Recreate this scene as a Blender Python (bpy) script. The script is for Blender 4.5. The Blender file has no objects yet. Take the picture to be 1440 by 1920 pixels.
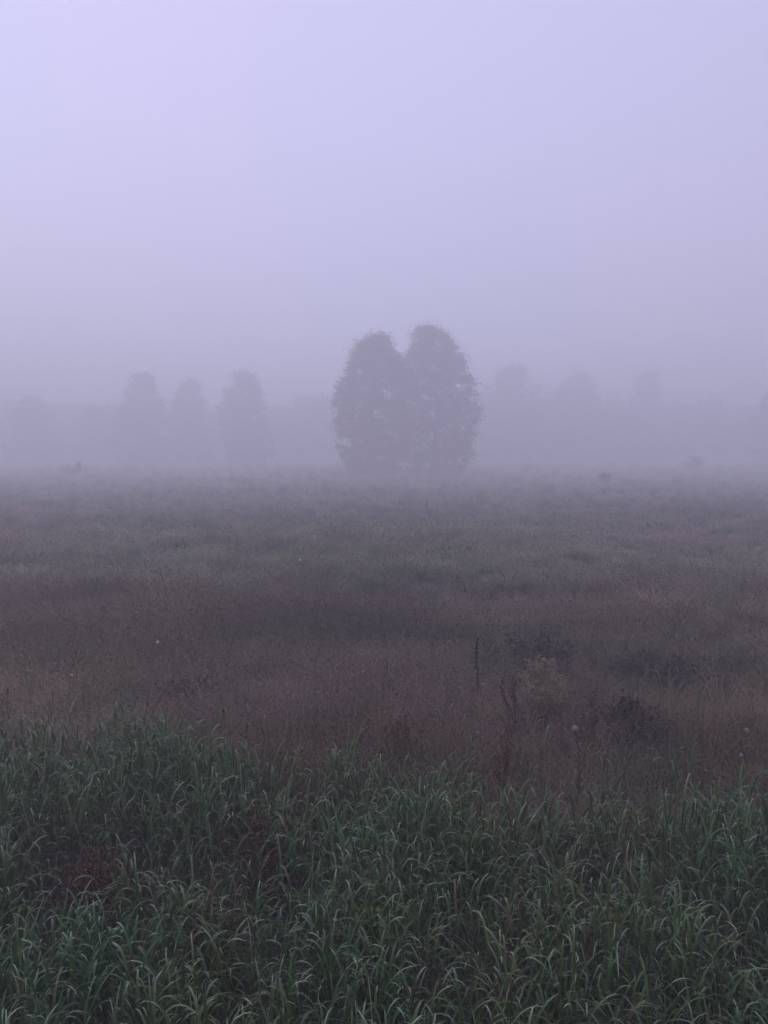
import bpy, math, random
import numpy as np
from mathutils import Vector

C = bpy.context.scene
PI = math.pi
R = math.radians
# ------------------------------------------------------------------ camera
CAM_H = 2.0
F = 26.0 / 36.0 * 1920.0              # focal length in photograph pixels
HORIZON = 883.0
PITCH = math.atan((960.0 - HORIZON) / F)
cam_d = bpy.data.cameras.new('camera')
cam = bpy.data.objects.new('camera', cam_d)
C.collection.objects.link(cam)
cam_d.sensor_fit = 'VERTICAL'
cam_d.sensor_height = 36.0
cam_d.lens = 26.0
cam_d.clip_start = 0.05
cam_d.clip_end = 3000.0
cam.location = (0, 0, CAM_H)
cam.rotation_euler = (PI / 2 - PITCH, 0, 0)
C.camera = cam

# ------------------------------------------------------------------ sky
SUN_EL, SUN_AZ = R(25.0), R(-48.0)       # low in the mist, ahead and to the left
world = bpy.data.worlds.new('World')
C.world = world
world.use_nodes = True
nt = world.node_tree
nt.nodes.clear()
out = nt.nodes.new('ShaderNodeOutputWorld')
bg = nt.nodes.new('ShaderNodeBackground')
sky = nt.nodes.new('ShaderNodeTexSky')
sky.sky_type = 'NISHITA'
sky.sun_disc = False
sky.sun_elevation = SUN_EL
sky.sun_rotation = SUN_AZ
sky.air_density = 1.0
sky.dust_density = 1.5
sky.ozone_density = 2.0
# a thin high overcast laid over the clear sky: soft lavender, with faint mauve and blue drifts
tc = nt.nodes.new('ShaderNodeTexCoord')
cn = nt.nodes.new('ShaderNodeTexNoise')
cn.inputs['Scale'].default_value = 2.2
cn.inputs['Detail'].default_value = 2.0
nt.links.new(tc.outputs['Generated'], cn.inputs['Vector'])
ramp = nt.nodes.new('ShaderNodeValToRGB')
ramp.color_ramp.elements[0].position = 0.36
ramp.color_ramp.elements[0].color = (4.0, 4.22, 6.5, 1)
ramp.color_ramp.elements[1].position = 0.66
ramp.color_ramp.elements[1].color = (4.5, 4.15, 6.5, 1)
nt.links.new(cn.outputs['Fac'], ramp.inputs['Fac'])
mix = nt.nodes.new('ShaderNodeMix')
mix.data_type = 'RGBA'
mix.inputs['Factor'].default_value = 0.94
nt.links.new(sky.outputs['Color'], mix.inputs['A'])
dot = nt.nodes.new('ShaderNodeVectorMath')
dot.operation = 'DOT_PRODUCT'
dot.inputs[1].default_value = (math.sin(R(-75)), math.cos(R(-75)), 0.0)
nt.links.new(tc.outputs['Generated'], dot.inputs[0])
dm = nt.nodes.new('ShaderNodeMath')
dm.operation = 'MULTIPLY_ADD'
dm.inputs[1].default_value = 0.26
dm.inputs[2].default_value = 1.0
nt.links.new(dot.outputs['Value'], dm.inputs[0])
sc = nt.nodes.new('ShaderNodeVectorMath')
sc.operation = 'SCALE'
nt.links.new(ramp.outputs['Color'], sc.inputs[0])
nt.links.new(dm.outputs['Value'], sc.inputs['Scale'])
nt.links.new(sc.outputs['Vector'], mix.inputs['B'])
bg.inputs['Strength'].default_value = 0.102
nt.links.new(mix.outputs['Result'], bg.inputs['Color'])
nt.links.new(bg.outputs['Background'], out.inputs['Surface'])

sun_d = bpy.data.lights.new('sun', 'SUN')
sun_d.energy = 0.8
sun_d.angle = R(60)
sun_d.color = (1.0, 0.93, 0.84)
sun = bpy.data.objects.new('sun', sun_d)
C.collection.objects.link(sun)
sd = Vector((math.sin(SUN_AZ) * math.cos(SUN_EL), math.cos(SUN_AZ) * math.cos(SUN_EL), math.sin(SUN_EL)))
sun.rotation_euler = sd.to_track_quat('Z', 'Y').to_euler()

C.view_settings.view_transform = 'Standard'
C.view_settings.look = 'None'
C.view_settings.exposure = 0.74
C.view_settings.gamma = 1.0
cy = C.cycles
cy.use_denoising = True
try:
    cy.denoiser = 'OPENIMAGEDENOISE'
    cy.denoising_input_passes = 'RGB_ALBEDO_NORMAL'
except Exception:
    pass
cy.max_bounces = 12
cy.diffuse_bounces = 3
cy.glossy_bounces = 2
cy.transmission_bounces = 2
cy.volume_bounces = 10
cy.caustics_reflective = False
cy.caustics_refractive = False

# ------------------------------------------------------------------ helpers
rng = np.random.default_rng(7)


def ray(px, py):
    x, z = (px - 720.0) / F, (960.0 - py) / F
    c, s = math.cos(PITCH), math.sin(PITCH)
    return np.array((x, c + z * s, z * c - s))


def at_z(px, py, z=0.0):
    """where the sight line through a point of the photograph meets height z"""
    d = ray(px, py)
    t = (z - CAM_H) / d[2]
    return np.array((0, 0, CAM_H)) + d * t


def at_y(px, py, Y):
    d = ray(px, py)
    return np.array((0, 0, CAM_H)) + d * (Y / d[1])


def vnoise(x, y, scale, seed=0):
    x = np.asarray(x, float) / scale + 1000.0
    y = np.asarray(y, float) / scale + 1000.0
    ix, iy = np.floor(x).astype(np.int64), np.floor(y).astype(np.int64)
    fx, fy = x - ix, y - iy
    fx, fy = fx * fx * (3 - 2 * fx), fy * fy * (3 - 2 * fy)

    def h(a, b):
        n = (a * 374761393 + b * 668265263 + seed * 974711) & 0x7fffffff
        n = ((n ^ (n >> 13)) * 1274126177) & 0x7fffffff
        return ((n ^ (n >> 16)) & 0xffff) / 65535.0
    return (h(ix, iy) * (1 - fx) + h(ix + 1, iy) * fx) * (1 - fy) + (h(ix, iy + 1) * (1 - fx) + h(ix + 1, iy + 1) * fx) * fy


def ground_z(x, y):
    d = np.clip((np.asarray(y, float) - 3) / 12, 0, 1)
    rise = np.clip(np.asarray(y, float) - 24 + 6 * (vnoise(x, y, 40, 5) - .5), 0, 210) ** 1.6 * 0.00125
    return rise + (vnoise(x, y, 26, 6) - .5) * .5 * np.clip((np.asarray(y, float) - 50) / 60, 0, 1) + (vnoise(x, y, 1.3, 1) - 0.5) * 0.07 + d * ((vnoise(x, y, 9, 2) - 0.5) * 0.34) * np.exp(-np.maximum(np.asarray(y, float) - 15, 0) / 30) + np.clip((np.asarray(y, float) - 3.2) / 2.5, 0, 1) * ((vnoise(x, y, 2.3, 3) - 0.5) * 0.22 + (vnoise(x, y, 0.9, 4) - 0.5) * 0.14) * np.exp(-np.maximum(np.asarray(y, float) - 10, 0) / 40)


def mesh_from(name, V, quads=None, tris=None, col=None, smooth=True):
    me = bpy.data.meshes.new(name)
    V = np.asarray(V, np.float32)
    q = np.zeros((0, 4), np.int32) if quads is None else np.asarray(quads, np.int32)
    t = np.zeros((0, 3), np.int32) if tris is None else np.asarray(tris, np.int32)
    me.vertices.add(len(V))
    me.vertices.foreach_set('co', V.ravel())
    idx = np.concatenate([q.ravel(), t.ravel()])
    me.loops.add(len(idx))
    me.loops.foreach_set('vertex_index', idx)
    me.polygons.add(len(q) + len(t))
    starts = np.concatenate([np.arange(len(q)) * 4, len(q) * 4 + np.arange(len(t)) * 3]).astype(np.int32)
    me.polygons.foreach_set('loop_start', starts)
    me.update(calc_edges=True)
    if smooth:
        me.polygons.foreach_set('use_smooth', np.ones(len(me.polygons), bool))
    if col is not None:
        a = me.color_attributes.new('tint', 'FLOAT_COLOR', 'POINT')
        c = np.ones((len(V), 4), np.float32)
        c[:, :3] = col
        a.data.foreach_set('color', c.ravel())
    me.validate(clean_customdata=False)
    return me


class Geo:
    """collects pieces into one mesh"""
    def __init__(s):
        s.v, s.q, s.t, s.c, s.n = [], [], [], [], 0

    def add(s, V, q, t, c):
        s.v.append(V)
        if q is not None and len(q):
            s.q.append(q + s.n)
        if t is not None and len(t):
            s.t.append(t + s.n)
        s.c.append(c)
        s.n += len(V)
        return s

    def build(s, name, mat, parent=None, smooth=True):
        me = mesh_from(name, np.concatenate(s.v), np.concatenate(s.q) if s.q else None,
                       np.concatenate(s.t) if s.t else None, np.concatenate(s.c), smooth)
        o = bpy.data.objects.new(name, me)
        me.materials.append(mat)
        C.collection.objects.link(o)
        if parent is not None:
            o.parent = parent
        return o


def bc(a, n):
    return np.broadcast_to(np.asarray(a, float), (n,)).astype(float)


def blades(base, az, L, w, th0, th1, p=1.6, rings=8, fold=0.25, col=(.05, .08, .04), tip=None, twist=0.0, taper=0.75, tipat=0.62):
    """curved grass leaves, all at once. th = angle from the vertical at the foot and at the tip"""
    N = len(base)
    az, L, w, th0, th1, twist = (bc(a, N) for a in (az, L, w, th0, th1, twist))
    s = np.linspace(0, 1, rings)
    th = th0[:, None] + (th1 - th0)[:, None] * s[None] ** p
    ds = L[:, None] / (rings - 1)
    thm = 0.5 * (th[:, 1:] + th[:, :-1])
    X = np.concatenate([np.zeros((N, 1)), np.cumsum(np.sin(thm) * ds, 1)], 1)
    Z = np.concatenate([np.zeros((N, 1)), np.cumsum(np.cos(thm) * ds, 1)], 1)
    d = np.stack([np.cos(az), np.sin(az)], 1)
    azs = az[:, None] + twist[:, None] * s[None]
    side = np.stack([-np.sin(azs), np.cos(azs), np.zeros_like(azs)], 2)
    ctr = np.stack([base[:, 0:1] + d[:, 0:1] * X, base[:, 1:2] + d[:, 1:2] * X, base[:, 2:3] + Z], 2)
    prof = np.minimum(1.0, 0.45 + s * 2.2) * (1 - s ** 2.6) ** taper
    prof[-1] = 0.04
    hw = 0.5 * w[:, None] * prof[None]
    nrm = np.stack([-np.cos(th) * d[:, 0:1], -np.cos(th) * d[:, 1:2], np.sin(th)], 2)
    col = np.broadcast_to(np.asarray(col, float), (N, 3))
    if fold:
        l = ctr + side * hw[:, :, None]
        r = ctr - side * hw[:, :, None]
        m = ctr - nrm * (hw * 2 * fold)[:, :, None]
        V = np.stack([l, m, r], 2).reshape(-1, 3)
        k = 3
    else:
        V = np.stack([ctr + side * hw[:, :, None], ctr - side * hw[:, :, None]], 2).reshape(-1, 3)
        k = 2
    q = []
    for i in range(rings - 1):
        for j in range(k - 1):
            a = i * k + j
            q.append((a, a + 1, a + k + 1, a + k))
    q = np.array(q)
    Q = (q[None] + (np.arange(N) * rings * k)[:, None, None]).reshape(-1, 4)
    cc = np.repeat(col[:, None, :], rings, 1)
    if tip is not None:
        tip = np.broadcast_to(np.asarray(tip, float), (N, 3))
        u = np.clip((s - tipat) / 0.3, 0, 1)[None, :, None]
        cc = cc * (1 - u) + tip[:, None, :] * u
    cc = np.repeat(cc.reshape(-1, 3), k, 0)
    return V, Q, None, cc


def tube(pts, rad, sides=6, col=(.05, .04, .035)):
    pts = np.asarray(pts, float)
    n = len(pts)
    rad = bc(rad, n)
    tan = np.gradient(pts, axis=0)
    tan /= np.linalg.norm(tan, axis=1)[:, None] + 1e-9
    ref = np.where(np.abs(tan[:, 2:3]) > 0.9, np.array([[1., 0, 0]]), np.array([[0, 0, 1.]]))
    u = np.cross(tan, ref)
    u /= np.linalg.norm(u, axis=1)[:, None] + 1e-9
    v = np.cross(tan, u)
    a = np.arange(sides) / sides * 2 * PI
    V = pts[:, None] + rad[:, None, None] * (np.cos(a)[None, :, None] * u[:, None] + np.sin(a)[None, :, None] * v[:, None])
    q = [(i * sides + j, i * sides + (j + 1) % sides, (i + 1) * sides + (j + 1) % sides, (i + 1) * sides + j)
         for i in range(n - 1) for j in range(sides)]
    V = V.reshape(-1, 3)
    return V, np.array(q), None, np.broadcast_to(np.asarray(col, float), (len(V), 3)).copy()


def leaves(ctr, size, col, aspect=1.7, droop=0.3):
    """small four-cornered leaves, freely turned"""
    N = len(ctr)
    size = bc(size, N)
    n = rng.normal(size=(N, 3))
    n[:, 2] = np.abs(n[:, 2]) + 0.3
    n /= np.linalg.norm(n, axis=1)[:, None]
    t = np.cross(n, rng.normal(size=(N, 3)))
    t /= np.linalg.norm(t, axis=1)[:, None] + 1e-9
    b = np.cross(n, t)
    s = size[:, None]
    V = np.stack([ctr - t * s * .5 * aspect, ctr + b * s * .5 - n * s * .1, ctr + t * s * .5 * aspect - n * s * droop, ctr - b * s * .5 - n * s * .1], 1)
    Q = np.arange(N * 4).reshape(-1, 4)
    col = np.broadcast_to(np.asarray(col, float), (N, 3))
    return V.reshape(-1, 3), Q, None, np.repeat(col, 4, 0)


def blob(c, r, col, seg=6, rg=4):
    """small uneven ball (a flower or seed head)"""
    V = [(c[0], c[1], c[2] + r)]
    for i in range(1, rg):
        a = PI * i / rg
        for j in range(seg):
            k = 1 + rng.uniform(-.18, .18)
            b = 2 * PI * (j + .5 * (i % 2)) / seg
            V.append((c[0] + r * k * math.sin(a) * math.cos(b), c[1] + r * k * math.sin(a) * math.sin(b), c[2] + r * math.cos(a)))
    V.append((c[0], c[1], c[2] - r))
    q = [(1 + i * seg + j, 1 + i * seg + (j + 1) % seg, 1 + (i + 1) * seg + (j + 1) % seg, 1 + (i + 1) * seg + j)
         for i in range(rg - 2) for j in range(seg)]
    L = len(V) - 1
    t = [(0, 1 + (j + 1) % seg, 1 + j) for j in range(seg)] + [(L, L - seg + j, L - seg + (j + 1) % seg) for j in range(seg)]
    V = np.array(V)
    return V, np.array(q), np.array(t), np.broadcast_to(np.asarray(col, float), (len(V), 3)).copy()


def jitter(col, n, amt=0.2, hue=0.06):
    c = np.broadcast_to(np.asarray(col, float), (n, 3))
    return np.clip(c * (1 + rng.uniform(-amt, amt, (n, 1))) * (1 + rng.uniform(-hue, hue, (n, 3))), 0.004, 0.9)


def material(name, rough=0.6, spec=0.35, nscale=12.0, namp=0.35, transl=0.0):
    m = bpy.data.materials.new(name)
    m.use_nodes = True
    t = m.node_tree
    b = t.nodes['Principled BSDF']
    b.inputs['Roughness'].default_value = rough
    b.inputs['Specular IOR Level'].default_value = spec
    at = t.nodes.new('ShaderNodeAttribute')
    at.attribute_name = 'tint'
    co = t.nodes.new('ShaderNodeTexCoord')
    no = t.nodes.new('ShaderNodeTexNoise')
    no.inputs['Scale'].default_value = nscale
    no.inputs['Detail'].default_value = 3
    t.links.new(co.outputs['Object'], no.inputs['Vector'])
    mr = t.nodes.new('ShaderNodeMapRange')
    mr.inputs['To Min'].default_value = 1 - namp
    mr.inputs['To Max'].default_value = 1 + namp
    t.links.new(no.outputs['Fac'], mr.inputs['Value'])
    vm = t.nodes.new('ShaderNodeVectorMath')
    vm.operation = 'SCALE'
    t.links.new(at.outputs['Color'], vm.inputs[0])
    t.links.new(mr.outputs['Result'], vm.inputs['Scale'])
    t.links.new(vm.outputs['Vector'], b.inputs['Base Color'])
    if transl:
        tr = t.nodes.new('ShaderNodeBsdfTranslucent')
        t.links.new(vm.outputs['Vector'], tr.inputs['Color'])
        mx = t.nodes.new('ShaderNodeMixShader')
        mx.inputs['Fac'].default_value = transl
        o = t.nodes['Material Output']
        t.links.new(b.outputs['BSDF'], mx.inputs[1])
        t.links.new(tr.outputs['BSDF'], mx.inputs[2])
        t.links.new(mx.outputs['Shader'], o.inputs['Surface'])
    return m


M_GRASS = material('dewy_grass', 0.40, 0.38, 30, 0.25, 0.12)
M_DRY = material('dry_meadow_grass', 0.8, 0.12, 3.0, 0.25, 0.10)
M_LEAF = material('tree_leaves', 0.6, 0.3, 1.2, 0.35, 0.10)
M_BARK = material('bark', 0.9, 0.15, 6.0, 0.4)
M_WEED = material('weed_leaves', 0.8, 0.08, 14, 0.3, 0.1)
M_STEM = material('weed_stems', 0.8, 0.1, 20, 0.3)
M_HEAD = material('seed_heads', 0.9, 0.05, 40, 0.2, 0.15)


def thing(name, label, cat, loc=(0, 0, 0), group=None, rz=0.0):
    o = bpy.data.objects.new(name, None)
    o.empty_display_size = 0.2
    C.collection.objects.link(o)
    o.location = loc
    o.rotation_euler = (0, 0, rz)
    o['label'], o['category'] = label, cat
    if group:
        o['group'] = group
    return o


def tag(o, label, cat, kind=None, group=None):
    if label:
        o['label'] = label
    if cat:
        o['category'] = cat
    if kind:
        o['kind'] = kind
    if group:
        o['group'] = group
    return o


# ------------------------------------------------------------------ ground
def make_ground():
    xs = np.unique(np.concatenate([np.linspace(-12, 12, 161), np.linspace(-60, 60, 121), np.linspace(-620, 620, 63)]))
    ys = np.unique(np.concatenate([np.linspace(-6, 14, 135), np.linspace(14, 90, 127), np.linspace(90, 620, 40), np.linspace(-620, -6, 28)]))
    gx, gy = np.meshgrid(xs, ys, indexing='ij')
    z = ground_z(gx, gy)
    V = np.stack([gx, gy, z], 2).reshape(-1, 3)
    nx, ny = gx.shape
    i, j = np.meshgrid(np.arange(nx - 1), np.arange(ny - 1), indexing='ij')
    a = (i * ny + j).ravel()
    Q = np.stack([a, a + ny, a + ny + 1, a + 1], 1)
    m = bpy.data.materials.new('meadow_soil')
    m.use_nodes = True
    t = m.node_tree
    b = t.nodes['Principled BSDF']
    b.inputs['Roughness'].default_value = 0.95
    b.inputs['Specular IOR Level'].default_value = 0.1
    co = t.nodes.new('ShaderNodeTexCoord')
    mp = t.nodes.new('ShaderNodeMapping')
    mp.inputs['Scale'].default_value = (0.25, 1.0, 1.0)
    no = t.nodes.new('ShaderNodeTexNoise')
    no.inputs['Scale'].default_value = 0.35
    no.inputs['Detail'].default_value = 6
    t.links.new(co.outputs['Object'], mp.inputs['Vector'])
    t.links.new(mp.outputs['Vector'], no.inputs['Vector'])
    r = t.nodes.new('ShaderNodeValToRGB')
    e = r.color_ramp.elements
    e[0].position, e[0].color = 0.35, (0.050, 0.036, 0.034, 1)
    e[1].position, e[1].color = 0.65, (0.050, 0.052, 0.032, 1)
    t.links.new(no.outputs['Fac'], r.inputs['Fac'])
    t.links.new(r.outputs['Color'], b.inputs['Base Color'])
    me = mesh_from('ground', V, Q)
    me.materials.append(m)
    o = bpy.data.objects.new('ground', me)
    C.collection.objects.link(o)
    tag(o, 'dark meadow soil under the grass, running off into the mist', None, 'structure')


make_ground()

# ------------------------------------------------------------------ green grass
edge_px = [(-300, 1300), (0, 1325), (200, 1345), (350, 1372), (500, 1400), (700, 1440), (900, 1468), (1050, 1482), (1250, 1490), (1440, 1500), (1800, 1505)]
GH = 0.40
_e = np.array([at_z(px, py, GH)[:2] for px, py in edge_px])


def grass_edge(x):
    return np.interp(x, _e[:, 0], _e[:, 1])


# bare or dying patches inside the green grass: (px, py, radius x, radius y, strength)
patches = [(165, 1640, .42, .22, 1.0), (370, 1670, .40, .24, .95), (495, 1550, .34, .18, 1.0), (850, 1880, .22, .14, .7),
           (1060, 1660, .26, .18, .8), (1340, 1790, .16, .12, .5), (250, 1590, .5, .25, .45), (1130, 1750, .25, .18, .5),
           (600, 1600, .2, .15, .5), (940, 1800, .18, .12, .6)]
_p = [(*at_z(a, b, 0.25)[:2], c, d, e) for a, b, c, d, e in patches]


def patch_w(x, y):
    w = np.zeros_like(x)
    for a, b, c, d, e in _p:
        w = np.maximum(w, e * np.exp(-(((x - a) / c) ** 2 + ((y - b) / d) ** 2) ** 1.3))
    return w


def make_green():
    G = Geo()
    n = 37000
    x = rng.uniform(-5.2, 5.2, n)
    y = rng.uniform(0.9, 7.0, n)
    wob = (vnoise(x, y, 0.6, 11) - .5) * 0.55 + (vnoise(x, y, 0.2, 12) - .5) * 0.3 + rng.exponential(.06, n) + np.where(rng.uniform(size=n) < .10, rng.exponential(.45, n), 0)
    inside = grass_edge(x) + wob - y
    pw = patch_w(x, y)
    keep = (inside > 0) & (np.abs(x) < 0.62 * y + 1.3) & (rng.uniform(size=n) > pw * 0.93)
    keep &= rng.uniform(size=n) < 0.12 + 1.2 * vnoise(x, y, 0.22, 14)
    x, y, inside, pw = x[keep], y[keep], inside[keep], pw[keep]
    n = len(x)
    z = ground_z(x, y)
    H = (0.19 + 0.25 * vnoise(x, y, 0.40, 15) + 0.13 * vnoise(x, y, 0.13, 16) + rng.uniform(-.05, .07, n))
    H *= np.clip(0.55 + inside * 1.6, 0.5, 1.0) * (1 - 0.45 * pw)
    laz = rng.uniform(0, 2 * PI, n)
    lean = rng.uniform(0.02, 0.30, n)
    # culms
    G.add(*blades(np.stack([x, y, z], 1), laz, H * 0.95, rng.uniform(.003, .005, n), lean * .4, lean, 1.0, 4, 0.5,
                  jitter((.040, .062, .036), n, .25)))
    hue = vnoise(x, y, 0.5, 17)
    for k in range(5):
        f = (0.18, 0.38, 0.58, 0.78, 0.96)[k]
        hh = H * f
        base = np.stack([x + np.cos(laz) * np.sin(lean * .7) * hh, y + np.sin(laz) * np.sin(lean * .7) * hh, z + hh * np.cos(lean * .7)], 1)
        az = laz + k * PI + rng.normal(0, 0.7, n)
        L = rng.uniform(.11, .25, n) * (0.75 + 0.9 * H)
        if k == 4:
            L *= 0.8
        w = rng.uniform(.0035, .0120, n)
        th0 = rng.uniform(.06, .48, n)
        th1 = rng.uniform(1.6, 3.2, n)
        up = rng.uniform(size=n) < 0.12
        th1[up] = rng.uniform(.35, 1.0, up.sum())
        green = np.stack([.040 + .040 * hue, .116 - .010 * hue, .022 - .010 * hue], 1)
        blue = np.array([.044, .110, .040])
        u = rng.uniform(0, .8, (n, 1))
        col = green * (1 - u) + blue * u
        dead = rng.uniform(size=n) < (0.03 + 0.5 * pw + (0.10 if k == 0 else 0))
        col[dead] = jitter((.105, .076, .038), dead.sum(), .3)
        yel = (rng.uniform(size=n) < 0.02)
        col[yel] = (.13, .12, .045)
        col = col * (1 + rng.uniform(-.22, .28, (n, 1)))
        tip = col * 1.0
        dt = rng.uniform(size=n) < 0.15
        tip[dt] = jitter((.17, .15, .10), dt.sum(), .2)
        dew_glint = (rng.uniform(size=n) < 0.6) & ~dt          # dewy blades: sky highlight on the bend painted into the tip colour
        tip[dew_glint] = jitter((.25, .33, .21), dew_glint.sum(), .25)
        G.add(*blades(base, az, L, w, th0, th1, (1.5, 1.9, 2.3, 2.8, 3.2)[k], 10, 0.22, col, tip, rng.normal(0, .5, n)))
    # last year's straw on the ground between the tufts
    n = 9000
    x = rng.uniform(-4.5, 4.5, n)
    y = rng.uniform(0.9, 6.0, n)
    k = (y < grass_edge(x) + .4) & (np.abs(x) < 0.62 * y + 1.2)
    x, y = x[k], y[k]
    n = len(x)
    z = ground_z(x, y)
    G.add(*blades(np.stack([x, y, z + .01], 1), rng.uniform(0, 2 * PI, n), rng.uniform(.08, .22, n), rng.uniform(.002, .006, n),
                  rng.uniform(.3, 1.3, n), rng.uniform(1.0, 2.2, n), 1.2, 5, 0, jitter((.070, .048, .028), n, .4)))
    o = G.build('green_grass', M_GRASS)
    tag(o, 'dewy dark green grass with drooping blades along the near side of the field', 'grass', 'stuff')


make_green()

# ------------------------------------------------------------------ dry meadow beyond it
BROWN = np.array([.200, .140, .088])
MAUVE = np.array([.215, .145, .125])
OLIVE = np.array([.165, .155, .092])
RUST = np.array([.165, .112, .070])


# spots where the meadow colour is darkened: (x, y, half width, half depth, strength)
dark_spots = [(*at_z(px, py, 0.25)[:2], a, b, q) for px, py, a, b, q in [
    (1185, 1372, .32, .30, .55), (340, 1292, .55, .5, .45), (1290, 1240, .9, .9, .30), (1000, 1225, .9, .9, .30),
    (610, 1362, .35, .3, .35), (230, 1270, .4, .4, .3), (650, 1170, .9, 1.0, .25), (1100, 1180, 2.0, 1.0, .22), (860, 1440, .5, .25, .2)]]


def meadow_col(x, y):
    n1 = vnoise(x * .35, y, 1.6, 31)
    n2 = vnoise(x * .22, y, 5.0, 32)
    n3 = vnoise(x, y, 1.1, 33)
    a = np.clip((n1 - .36) * 3.2, 0, 1)[:, None]
    c = BROWN * (1 - a) + MAUVE * a
    b = np.clip((n2 - .42) * 3.2, 0, 1)[:, None] * np.clip((y - 5) / 5, .25, 1)[:, None]
    c = c * (1 - b) + OLIVE * b
    near = np.clip(1 - (y - 4) / 4, 0, 1)[:, None] * np.clip((n3 - .35) * 2.5, 0, 1)[:, None]
    c = c * (1 - near) + RUST * near
    k = 0.34 + 0.84 * vnoise(x * .5, y, 0.7, 134) ** 1.3 + 0.42 * vnoise(x * .4, y, 1.9, 135) + 0.40 * vnoise(x * .12, y, 9, 136)  # noise also paints the light and dark of lumps into the colour
    for hx, hy, hr, hd, hs in dark_spots:
        k = k * (1 - hs * np.exp(-((x - hx) / hr) ** 2 - ((y - hy) / hd) ** 2))
    return c * k[:, None]


def sward(x, y):
    """height of the brown growth above the soil"""
    return np.clip(0.06 + 0.46 * vnoise(x * .7, y, 1.0, 61) ** 1.6 + 0.14 * (vnoise(x, y, .35, 62) - .3), .07, .6)


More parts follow.
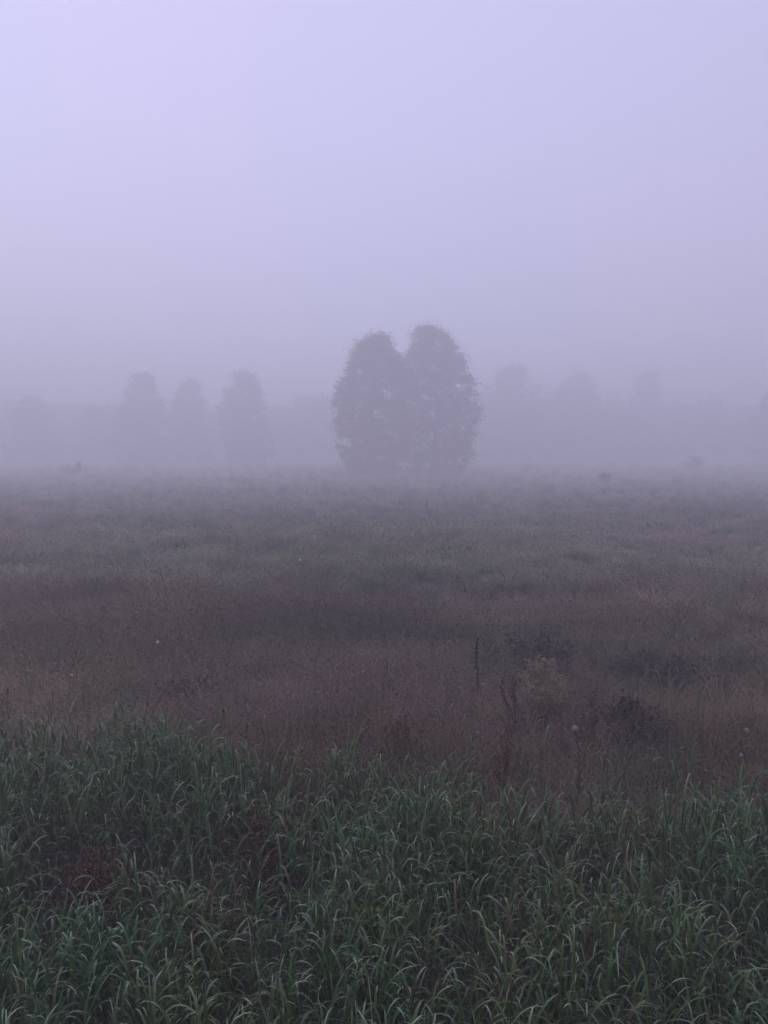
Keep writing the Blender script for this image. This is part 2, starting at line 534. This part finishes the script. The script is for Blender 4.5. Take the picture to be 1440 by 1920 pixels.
def make_meadow():
    G = Geo()

    def zone(n, y0, y1, L0, L1, w0, w1, rings, bend, seed, lay=0.5, var=.25):
        y = np.exp(rng.uniform(math.log(y0), math.log(y1), n))
        x = rng.uniform(-1, 1, n) * (0.60 * y + 1.5)
        ok = y > grass_edge(x) - 0.15 + (vnoise(x, y, .3, 77) - .5) * .4
        ok &= rng.uniform(size=n) < 0.3 + 1.1 * vnoise(x * .6, y, .7, seed)
        x, y = x[ok], y[ok]
        m = len(x)
        col = meadow_col(x, y) * (1 + rng.uniform(-var, var, (m, 1)))
        L = rng.uniform(L0, L1, m) * (0.35 + 2.4 * sward(x, y))
        base = np.stack([x, y, ground_z(x, y) - .01], 1)
        G.add(*blades(base, rng.uniform(0, 2 * PI, m), L, rng.uniform(w0, w1, m), rng.uniform(.0, lay, m), rng.uniform(.5, bend, m),
                      1.6, rings, 0, col, col * 1.25))

    def fluff(n, y0, y1, s0, s1, var=.22):
        """small dead leaves and florets through the depth of the growth"""
        y = np.exp(rng.uniform(math.log(y0), math.log(y1), n))
        x = rng.uniform(-1, 1, n) * (0.60 * y + 1.5)
        ok = y > grass_edge(x) - 0.05 + (vnoise(x, y, .3, 77) - .5) * .4
        x, y = x[ok], y[ok]
        m = len(x)
        z = ground_z(x, y) + sward(x, y) * rng.uniform(.1, 1.0, m) ** .7 + .01
        G.add(*leaves(np.stack([x, y, z], 1), rng.uniform(s0, s1, m) * (y / y0) ** .75, meadow_col(x, y) * (1 + rng.uniform(-var, var, (m, 1))), 1.9))

    zone(70000, 2.8, 9, .26, .52, .0018, .0042, 6, 2.2, 41)
    zone(40000, 3.0, 12, .12, .28, .004, .009, 5, 2.4, 44, .9)     # low leaves underneath
    zone(90000, 8, 22, .20, .45, .004, .009, 4, 2.4, 47, .8, .18)
    zone(90000, 20, 60, .18, .42, .010, .024, 4, 2.4, 50, .9, .12)
    zone(34000, 55, 200, .25, .60, .04, .09, 3, 2.2, 53, .9, .08)
    zone(1500, 3.2, 14, .55, .85, .002, .0035, 6, .5, 57, .12)       # thin upright stalks
    # tussocks: each one a fountain of blades, with its own colour and hollows left between them
    nt_ = 4200
    ty = np.exp(rng.uniform(math.log(3.6), math.log(130), nt_))
    tx = rng.uniform(-1, 1, nt_) * (0.60 * ty + 1.5)
    ok = ty > grass_edge(tx) + .1
    tx, ty = tx[ok], ty[ok]
    tr = rng.uniform(.08, .30, len(tx)) * (1 + ty / 38)
    tcol = meadow_col(tx, ty) * rng.uniform(.65, 1.45, (len(tx), 1))
    gr = rng.uniform(size=len(tx)) < np.where(ty - grass_edge(tx) < 1.0, .45, .26)
    tcol[gr] = jitter((.075, .090, .045), gr.sum(), .3)
    nb = 100
    m = len(tx) * nb
    T = np.repeat(np.arange(len(tx)), nb)
    a = rng.uniform(0, 2 * PI, m)
    rr = tr[T] * .35 * np.sqrt(rng.uniform(size=m))
    bx, by = tx[T] + rr * np.cos(a), ty[T] + rr * np.sin(a)
    G.add(*blades(np.stack([bx, by, ground_z(bx, by) - .01], 1), a + rng.normal(0, .4, m), tr[T] * rng.uniform(1.0, 1.7, m),
                  .0020 + .00042 * ty[T], rng.uniform(.05, .7, m), rng.uniform(1.4, 2.9, m), 1.5, 5, 0,
                  tcol[T] * rng.uniform(.75, 1.25, (m, 1)), tcol[T] * 1.25))
    fluff(110000, 2.9, 9, .005, .011)
    fluff(90000, 8, 26, .011, .022, .25)
    fluff(50000, 24, 80, .025, .05, .18)
    # feathery seed plumes on some of the stalks
    n = 2600
    y = np.exp(rng.uniform(math.log(3.2), math.log(14), n))
    x = rng.uniform(-1, 1, n) * (0.6 * y + 1.2)
    ok = (y > grass_edge(x) + .1) & (vnoise(x, y, .8, 60) > .42)
    x, y = x[ok], y[ok]
    m = len(x)
    z = ground_z(x, y)
    H = rng.uniform(.34, .62, m) * (0.7 + .5 * vnoise(x * .5, y, 1.5, 42))
    az = rng.uniform(0, 2 * PI, m)
    ln = rng.uniform(0, .25, m)
    pc = meadow_col(x, y) * 1.3
    G.add(*blades(np.stack([x, y, z], 1), az, H, .0025, ln * .5, ln, 1.0, 4, 0, pc * .8))
    for k in range(9):
        f = 0.72 + 0.035 * k
        hh = H * f
        b = np.stack([x + np.cos(az) * np.sin(ln * .75) * hh, y + np.sin(az) * np.sin(ln * .75) * hh, z + hh * np.cos(ln * .75)], 1)
        G.add(*blades(b, rng.uniform(0, 2 * PI, m), rng.uniform(.025, .065, m), rng.uniform(.0025, .005, m), rng.uniform(.2, .8, m),
                      rng.uniform(.8, 1.9, m), 1.0, 3, 0, pc * (1 + rng.uniform(-.2, .3, (m, 1)))))
    o = G.build('meadow_grass', M_DRY)
    tag(o, 'brown and mauve dry meadow grass filling the field up to the trees', 'meadow grass', 'stuff')


make_meadow()


# ------------------------------------------------------------------ trees
def make_tree(name, label, px0, base_px, D, prof, depth_ratio, clusters, per, leaf, cr, group, seed, stuff=False, col=(.045, .060, .038), cat='tree'):
    """prof: list of (photo row, left edge, right edge) of the crown; base_px: photo column of the trunk"""
    global rng
    keep = rng
    rng = np.random.default_rng(seed)
    bx, by = (base_px - 720) / F * D, D
    bz = float(ground_z(np.array([bx]), np.array([by]))[0])
    rows = np.array([p[0] for p in prof], float)
    zz = np.array([at_y(base_px, r, D)[2] for r in rows]) - bz
    lx = np.array([(p[1] - 720) / F * D for p in prof]) - bx
    rx = np.array([(p[2] - 720) / F * D for p in prof]) - bx
    o = np.argsort(zz)
    zz, lx, rx = zz[o], lx[o], rx[o]
    top, bot = zz[-1], zz[0]
    root = thing(name, label, cat, (bx, by, bz), group)
    # crown
    n = clusters
    cz = bot + (top - bot) * rng.beta(1.15, 1.1, n)
    L, Rr = np.interp(cz, zz, lx), np.interp(cz, zz, rx)
    mid, hw = (L + Rr) / 2, np.maximum((Rr - L) / 2 - cr * 0.55, 0.1)
    a = rng.uniform(0, 2 * PI, n)
    rr = rng.uniform(0, 1, n) ** 0.42
    cx = mid + hw * rr * np.cos(a)
    cyy = hw * depth_ratio * rr * np.sin(a)
    cl = np.stack([cx, cyy, np.minimum(cz, top - cr * .5)], 1)
    crad = cr * rng.uniform(.5, 1.5, n)
    G = Geo()
    d = rng.normal(size=(n, per, 3))
    d /= np.linalg.norm(d, axis=2)[:, :, None]
    rad = np.minimum(np.abs(rng.normal(0, .50, (n, per, 1))), .9)
    p = (cl[:, None] + d * rad * crad[:, None, None] * np.array([1, 1, .8])).reshape(-1, 3)
    shade = np.repeat(rng.uniform(.75, 1.3, n), per)[:, None]
    p[:, 2] = np.maximum(p[:, 2], .12)
    c = jitter(col, len(p), .25) * shade
    G.add(*leaves(p, rng.uniform(.6, 1.25, len(p)) * leaf, c))
    G.build('crown', M_LEAF, root, smooth=False)
    # trunk and limbs
    T = Geo()
    h = top * 0.80
    tr = 0.035 * top ** 1.0 * .55
    cen = float(np.interp(top * .6, zz, (lx + rx) / 2))
    tz = np.linspace(-.15, h, 9)
    tp = np.stack([cen * (tz / h).clip(0, 1) ** 1.3 + rng.normal(0, .05, 9), rng.normal(0, .05, 9), tz], 1)
    T.add(*tube(tp, tr * np.linspace(1.15, .25, 9), 8, (.045, .038, .034)))
    for i in range(16):
        f = rng.uniform(.12, .85)
        s = np.array([np.interp(f * h, tz, tp[:, j]) for j in range(3)])
        e = cl[rng.integers(n)]
        for _ in range(5):
            e2 = cl[rng.integers(n)]
            if abs(e2[2] - s[2] - 1.2) < abs(e[2] - s[2] - 1.2):
                e = e2
        u = np.linspace(0, 1, 6)[:, None]
        path = s * (1 - u) + e * u + np.array([0, 0, 1.0]) * (u * (1 - u)) * .6
        T.add(*tube(path, tr * .45 * np.linspace(1, .2, 6), 5, (.045, .038, .034)))
    T.build('trunk', M_BARK, root)
    rng = keep
    return root


make_tree('tree', 'left of the two large dark central trees, the lower one with a rounded top', 0, 690, 92,
          [(908, 655, 745), (895, 645, 748), (870, 632, 770), (820, 618, 785), (770, 612, 790), (725, 626, 785), (690, 640, 775), (660, 652, 752), (642, 668, 740), (628, 688, 730)],
          .95, 820, 120, .145, 1.2, 'pair of trees in the middle of the field', 1)
make_tree('tree', 'right of the two large dark central trees, the taller one with a domed peak', 0, 815, 94,
          [(908, 770, 852), (895, 760, 870), (870, 745, 886), (820, 735, 902), (770, 732, 910), (725, 738, 900), (690, 746, 884), (655, 757, 866), (628, 764, 845), (610, 780, 815)],
          .95, 840, 120, .145, 1.2, 'pair of trees in the middle of the field', 2)

FARG = 'misty trees along the far side of the field'
far = [
    ('faint tree at the left edge, rounded and half lost in mist', 64, 88, 745, 20, 112),
    ('low faint tree between the leftmost tree and the broad one', 178, 94, 762, 140, 222),
    ('broad misty tree, first of the three tall ones left of the central pair', 265, 84, 700, 212, 322),
    ('narrow misty tree in the middle of the three tall ones left of the central pair', 358, 88, 712, 322, 396),
    ('tall misty tree with a square top, nearest on the left of the central pair', 458, 80, 695, 412, 506),
    ('low pale tree standing just left of the central pair, beside its crown', 568, 104, 742, 520, 625),
    ('misty flat-topped tree directly right of the central pair', 945, 88, 684, 880, 1025),
    ('misty round-topped tree, second to the right of the central pair', 1082, 92, 700, 1028, 1132),
    ('pale tree standing alone on the right, its top hardly visible', 1212, 98, 695, 1170, 1258),
    ('bluish tree cut by the right edge of the picture', 1455, 78, 716, 1405, 1530),
]
for i, (lab, bx, D, top, l, r) in enumerate(far):
    D *= 1.85 if bx < 500 else 2.0
    w = r - l
    base = HORIZON + CAM_H * F / D
    h = base - top
    c = (l + r) / 2
    g = random.Random(i + 5)
    w *= 1.12
    prof = [(base - 4, c - w * .42, c + w * .42)]
    for f, ww in ((.12, .52), (.28, .58), (.45, .54), (.62, .47), (.78, .40), (.9, .31), (1.0, .15)):
        prof.append((base - h * f, c - w * (ww + g.uniform(-.12, .08)), c + w * (ww + g.uniform(-.12, .08))))
    make_tree('tree', lab, 0, bx, D, prof, .9, 300, 60, .42, 1.7, FARG, 20 + i)


def make_far_wood():
    G = Geo()
    n = 3600
    x = rng.uniform(-160, 160, n)
    y = rng.uniform(182, 212, n)
    toph = 8.0 + 3.5 * np.exp(-((x - 38) / 22) ** 2) + 7.0 * vnoise(x, y * 0, 9, 71) + 1.5 * vnoise(x, y, 3, 72)
    z = rng.uniform(0.05, 1, n) ** .8 * toph + ground_z(x, y)
    c = np.stack([x, y, z], 1)
    per = 40
    p = (c[:, None] + rng.normal(0, 1.5, (n, per, 3))).reshape(-1, 3)
    G.add(*leaves(p, rng.uniform(.4, .9, len(p)), jitter((.045, .060, .038), len(p), .3)))
    for xx in np.arange(-159, 160, 4.6):
        xx += rng.uniform(-1, 1)
        yy = rng.uniform(183, 211)
        gz = float(ground_z(np.array([xx]), np.array([yy]))[0])
        t = np.linspace(-.2, 15, 5)
        G.add(*tube(np.stack([xx + rng.normal(0, .1, 5), yy + rng.normal(0, .1, 5), t + gz], 1), np.linspace(.18, .06, 5), 6, (.045, .038, .034)))
    o = G.build('distant_wood', M_LEAF, None, smooth=False)
    tag(o, 'far-off belt of woodland behind the trees, nearly dissolved in mist', 'woodland', 'stuff')


make_far_wood()


# ------------------------------------------------------------------ bushes and weeds
def make_bush(name, label, px, base_py, D, wpx, hpx, nleaf, leaf, col, group=None, seed=0, cat='bush', nst=14, stemcol=(.05, .038, .034)):
    """leafy bush: base at photo column px on the ground at distance D"""
    global rng
    keep = rng
    rng = np.random.default_rng(100 + seed)
    x, y = (px - 720) / F * D, D
    z = float(ground_z(np.array([x]), np.array([y]))[0])
    hw, h = wpx / F * D / 2, hpx / F * D
    root = thing(name, label, cat, (x, y, z), group)
    S = Geo()
    G = Geo()
    k = max(4, nleaf // nst)
    for i in range(nst):
        a = rng.uniform(0, 2 * PI)
        ln = rng.uniform(.05, 1) ** .7
        hh = h * rng.uniform(.6, 1.0) * math.sqrt(max(.15, 1 - .75 * ln * ln))
        e = np.array([math.cos(a) * hw * ln, math.sin(a) * hw * ln, hh])
        u = np.linspace(0, 1, 6)
        path = np.stack([e[0] * u ** 1.4, e[1] * u ** 1.4, e[2] * u - .02], 1) + rng.normal(0, h * .01, (6, 3))
        S.add(*tube(path, np.linspace(1, .4, 6) * h * .010, 4, stemcol))
        t = rng.uniform(.12, 1.03, k)
        c = np.stack([np.interp(t, u, path[:, j]) for j in range(3)], 1) + rng.normal(0, h * .07, (k, 3))
        c[:, 2] = np.maximum(c[:, 2], .02)
        G.add(*leaves(c, leaf * rng.uniform(.6, 1.3, k), jitter(col, k, .3), 2.0))
    S.build('stems', M_STEM, root)
    G.build('foliage', M_WEED, root, smooth=False)
    rng = keep
    return root


SB = 'small misty bushes on the far part of the field'
make_bush('bush', 'small round bush low in the mist at the far right, under the lone pale tree', 1300, 0, 118, 42, 32, 900, .26, (.035, .045, .04), SB, 1)
make_bush('bush', 'tiny bush in the mist on the right, between the central trees and the round bush', 1137, 0, 74, 34, 30, 700, .15, (.045, .045, .045), SB, 2)
make_bush('bush', 'low wide bush in the mist at the far left of the field', 137, 0, 94, 70, 34, 900, .18, (.040, .046, .04), SB, 3)
make_bush('bush', 'flat dark tussock of bush at the right, nearer than the small misty bushes', 1222, 0, 24, 70, 24, 1400, .05, (.045, .040, .045), SB, 4)


# tall weeds standing up from the brown grass, each one a plant of its own
def make_weed(name, label, px, top_py, D, H, nst, col, headcol, spread, seed, group=None, leafy=10, head='spike', cat='weed', headsize=1.0):
    global rng
    keep = rng
    rng = np.random.default_rng(300 + seed)
    p = at_y(px, top_py, D)
    x, y = p[0], D
    z = float(ground_z(np.array([x]), np.array([y]))[0])
    if H is None:
        H = p[2] - z
    root = thing(name, label, cat, (x, y, z), group)
    G = Geo()
    for i in range(nst):
        S, Hd = Geo(), Geo()
        a = rng.uniform(0, 2 * PI)
        ln = spread * rng.uniform(.1, 1)
        hh = H * (1.0 if i == 0 else rng.uniform(.68, .98))
        u = np.linspace(0, 1, 8)
        cv = rng.normal(0, .012, (8, 2)) * u[:, None]
        path = np.stack([math.cos(a) * ln * u ** 1.5 + cv[:, 0], math.sin(a) * ln * u ** 1.5 + cv[:, 1], hh * u - .02], 1)
        S.add(*tube(path, np.linspace(.0048, .0018, 8), 5, jitter(col, 1, .2)[0]))
        k = leafy
        t = rng.uniform(.05, .72, k)
        c = np.stack([np.interp(t, u, path[:, j]) for j in range(3)], 1)
        G.add(*blades(c, rng.uniform(0, 2 * PI, k), rng.uniform(.05, .14, k) * (1.2 - t), rng.uniform(.006, .016, k), rng.uniform(.4, 1.1, k),
                      rng.uniform(1.2, 2.6, k), 1.2, 5, .15, jitter(col, k, .3)))
        if head != 'puff':
            ti = np.linspace(.6, 1.0, 9)
            core = np.stack([np.interp(ti, u, path[:, j]) for j in range(3)], 1)
            Hd.add(*tube(core, np.linspace(.0050, .0022, 9), 6, headcol))
        if head == 'spike':
            m = 90
            t = np.linspace(.68, 1.0, m)
            c = np.stack([np.interp(t, u, path[:, j]) for j in range(3)], 1)
            c += np.clip(rng.normal(0, .010 * headsize, (m, 3)), -.014, .014) * (1.25 - t)[:, None] * 2.4
            Hd.add(*leaves(c, .012 * headsize, jitter(headcol, m, .3), 1.4))
        elif head == 'plume':
            m = 16
            t = rng.uniform(.62, 1.0, m)
            c = np.stack([np.interp(t, u, path[:, j]) for j in range(3)], 1)
            azb = rng.uniform(0, 2 * PI, m)
            Lb = (1.22 - t) * .30 * headsize
            V = blades(c, azb, Lb, .003, .5, 1.5, 1.3, 5, 0, jitter(headcol, m, .2))
            Hd.add(*V)
            for f in np.linspace(.02, 1, 10):
                pos = V[0].reshape(m, 5, 2, 3).mean(2)
                ii = f * 4
                i0 = min(3, int(ii))
                q = pos[:, i0] * (1 - (ii - i0)) + pos[:, i0 + 1] * (ii - i0)
                q = np.repeat(q, 4, 0) + rng.normal(0, .010, (m * 4, 3))
                Hd.add(*leaves(q, .012, jitter(headcol, len(q), .25), 1.3))
        elif head == 'puff':
            for _ in range(1):
                c = path[-1]
                Hd.add(*blob(c, .011 * headsize, jitter(headcol, 1, .1)[0], 8, 6))
                m = 60
                d = rng.normal(size=(m, 3))
                d /= np.linalg.norm(d, axis=1)[:, None]
                Hd.add(*leaves(c + d * .013 * headsize, .006 * headsize, jitter(headcol, m, .12), 1.6))
        so = S.build('stem', M_STEM, root)
        Hd.build('flower_head' if head == 'puff' else 'seed_head', M_HEAD, so, smooth=False)
    if leafy:
        G.build('leaves', M_WEED, root)
    rng = keep
    return root


PALE, REDB = (.27, .22, .14), (.130, .080, .058)
WG = 'tall withered weeds standing in the brown grass'
make_weed('plume_weed', 'pale buff feathery plume weed, widest and lightest plant in the brown grass', 1020, 1238, 5.2, None, 10, (.085, .070, .045), PALE, .28, 1, WG, 12, 'plume')
make_weed('dock_plant', 'dark upright stalk standing alone above the brown grass, left of the pale plume weed', 895, 1190, 5.9, None, 2, (.035, .026, .026), (.040, .028, .027), .03, 2, WG, 6, 'spike', headsize=.8)
make_weed('dock_plant', 'reddish brown stalks beside the green grass, below the dark lone stalk', 945, 1345, 4.2, None, 9, REDB, (.165, .100, .072), .24, 3, WG, 10)
make_weed('dock_plant', 'dark reddish stalks right at the left foot of the pale plume weed', 966, 1262, 4.9, None, 4, (.085, .056, .046), (.105, .070, .054), .13, 4, WG, 9)
make_weed('dock_plant', 'reddish brown stalks in the middle, leftmost clump of the withered weeds', 762, 1318, 4.5, None, 9, REDB, (.165, .105, .075), .28, 5, WG, 9)
make_weed('dock_plant', 'withered clump with pale tips right of the plume weed', 1100, 1290, 5.0, None, 7, (.085, .058, .050), (.125, .085, .075), .20, 6, WG, 9)
make_bush('dark_bush', 'dark leafy bush, darkest patch in the brown grass on the right', 1190, 0, 5.2, 150, 110, 11000, .014, (.040, .030, .025), 'dark bushes in the brown grass', 11, nst=40)
make_bush('dark_bush', 'dark low bush in the brown grass at left, above the green grass', 345, 0, 6.3, 180, 60, 7000, .020, (.070, .052, .040), 'dark bushes in the brown grass', 12, nst=40)
make_bush('dark_bush', 'dim dark bush behind the lone stalk, just above the pale plume weed', 1000, 0, 7.4, 240, 85, 7000, .024, (.078, .060, .050), 'dark bushes in the brown grass', 13, nst=40)
make_bush('dark_bush', 'dark rounded bush in the brown grass near the right edge', 1250, 0, 7.2, 190, 60, 7000, .022, (.074, .058, .046), 'dark bushes in the brown grass', 14, nst=36)
make_bush('dark_bush', 'small dark bush at the green grass edge, left of the middle stalks', 610, 0, 5.6, 90, 50, 4000, .018, (.066, .046, .034), 'dark bushes in the brown grass', 15, nst=24)

PG = 'white flower heads dotted about the field'
puffs = [
    ('white puff low before the dark bush, right of the pale plume weed', 1083, 1357, 4.2, 1.15, (.36, .34, .33)),
    ('white puff near the right edge above the green grass', 1399, 1362, 4.2, .9, (.32, .30, .30)),
    ('dimmer white head under the puff at the right edge', 1393, 1407, 3.9, .6, (.38, .35, .35)),
    ('single white flower far out in the mist, left of centre', 563, 1047, 11.5, 1.3, (.7, .68, .66)),
    ('white flower in the brown grass at left, the brightest on that side', 295, 1200, 7.0, .95, (.75, .73, .76)),
    ('small white flower near the left edge, just above the green grass', 131, 1262, 6.0, .65, (.60, .57, .57)),
    ('white flower head in the grass tips at left, at the green edge', 303, 1347, 4.7, .7, (.45, .43, .42)),
    ('small pale flower far left beyond the small white flower, farthest on that side', 166, 1134, 9.0, .7, (.40, .36, .30)),
    ('tiny pale head at the right, beyond the plume weed and dark bushes', 1160, 1222, 7.0, .6, (.36, .33, .36)),
    ('pale flower head left of the dark lone stalk', 928, 1205, 7.0, .7, (.26, .22, .26)),
    ('small pale head above the green grass just left of the middle', 440, 1430, 4.1, .45, (.40, .38, .36)),
    ('pale head by the dark edge of the green grass on the right', 1322, 1437, 3.9, .55, (.30, .26, .25)),
]
for i, (lab, px, py, D, sz, hc) in enumerate(puffs):
    make_weed('white_flower', lab, px, py, D, None, 1, (.07, .055, .045), hc, .01, 40 + i, PG, 4, 'puff', 'flower', sz)

# low plants growing in the green grass
make_bush('red_weed', 'low dark red weed in a bare gap of the green grass at lower left', 160, 0, 3.0, 200, 225, 3600, .011, (.100, .047, .034), 'red weeds in the green grass', 21, 'weed', 18, (.08, .03, .03))
make_bush('red_weed', 'low dull red weed in the green grass nearer the middle, behind pale bent blades', 495, 0, 3.3, 160, 215, 3000, .011, (.110, .056, .042), 'red weeds in the green grass', 22, 'weed', 16, (.07, .03, .03))
make_bush('brown_weed', 'low dead brown weed in the green grass, right of the dark red one', 375, 0, 2.75, 230, 235, 4000, .010, (.100, .066, .040), None, 27, 'weed', 24, (.08, .055, .035))
make_bush('brown_weed', 'dark dead brown weed at the bottom of the picture, right of the middle', 845, 0, 2.15, 170, 190, 2400, .010, (.055, .038, .028), None, 28, 'weed', 20, (.06, .04, .03))
YG = 'yellow green leafy weeds in the green grass'
make_bush('leafy_weed', 'fresh green leafy weed near the top edge of the green grass, right of centre', 878, 0, 3.15, 120, 265, 1500, .016, (.058, .125, .028), YG, 23, 'weed', 14, (.04, .06, .03))
make_bush('leafy_weed', 'yellow green leafy weed in the middle of the green grass', 690, 0, 2.65, 100, 265, 1100, .016, (.085, .115, .028), YG, 24, 'weed', 12, (.05, .06, .03))
make_bush('leafy_weed', 'yellow green leafy weed at the bottom right corner', 1235, 0, 2.1, 110, 270, 1000, .015, (.075, .115, .018), YG, 25, 'weed', 12, (.05, .06, .02))
make_bush('leafy_weed', 'olive leafy weed at lower right, left of the corner one', 1085, 0, 2.25, 120, 270, 1000, .015, (.070, .095, .025), YG, 26, 'weed', 12, (.05, .05, .025))

# ------------------------------------------------------------------ mist
def make_haze():
    x0, x1, y0, y1, z0, z1 = -640, 640, -640, 640, -1.6, 31.0
    V = [(x, y, z) for x in (x0, x1) for y in (y0, y1) for z in (z0, z1)]
    Fc = [(0, 1, 3, 2), (4, 6, 7, 5), (0, 4, 5, 1), (2, 3, 7, 6), (0, 2, 6, 4), (1, 5, 7, 3)]
    me = bpy.data.meshes.new('haze')
    me.from_pydata(V, [], Fc)
    me.update()
    m = bpy.data.materials.new('mist')
    m.use_nodes = True
    t = m.node_tree
    t.nodes.clear()
    o = t.nodes.new('ShaderNodeOutputMaterial')
    v = t.nodes.new('ShaderNodeVolumePrincipled')
    v.inputs['Color'].default_value = (.978, .972, .992, 1)
    v.inputs['Density'].default_value = 0.0151
    v.inputs['Anisotropy'].default_value = 0.2
    t.links.new(v.outputs['Volume'], o.inputs['Volume'])
    me.materials.append(m)
    ob = bpy.data.objects.new('haze', me)
    C.collection.objects.link(ob)
    tag(ob, 'even lavender morning mist lying over the whole field', 'mist', 'stuff')


make_haze()
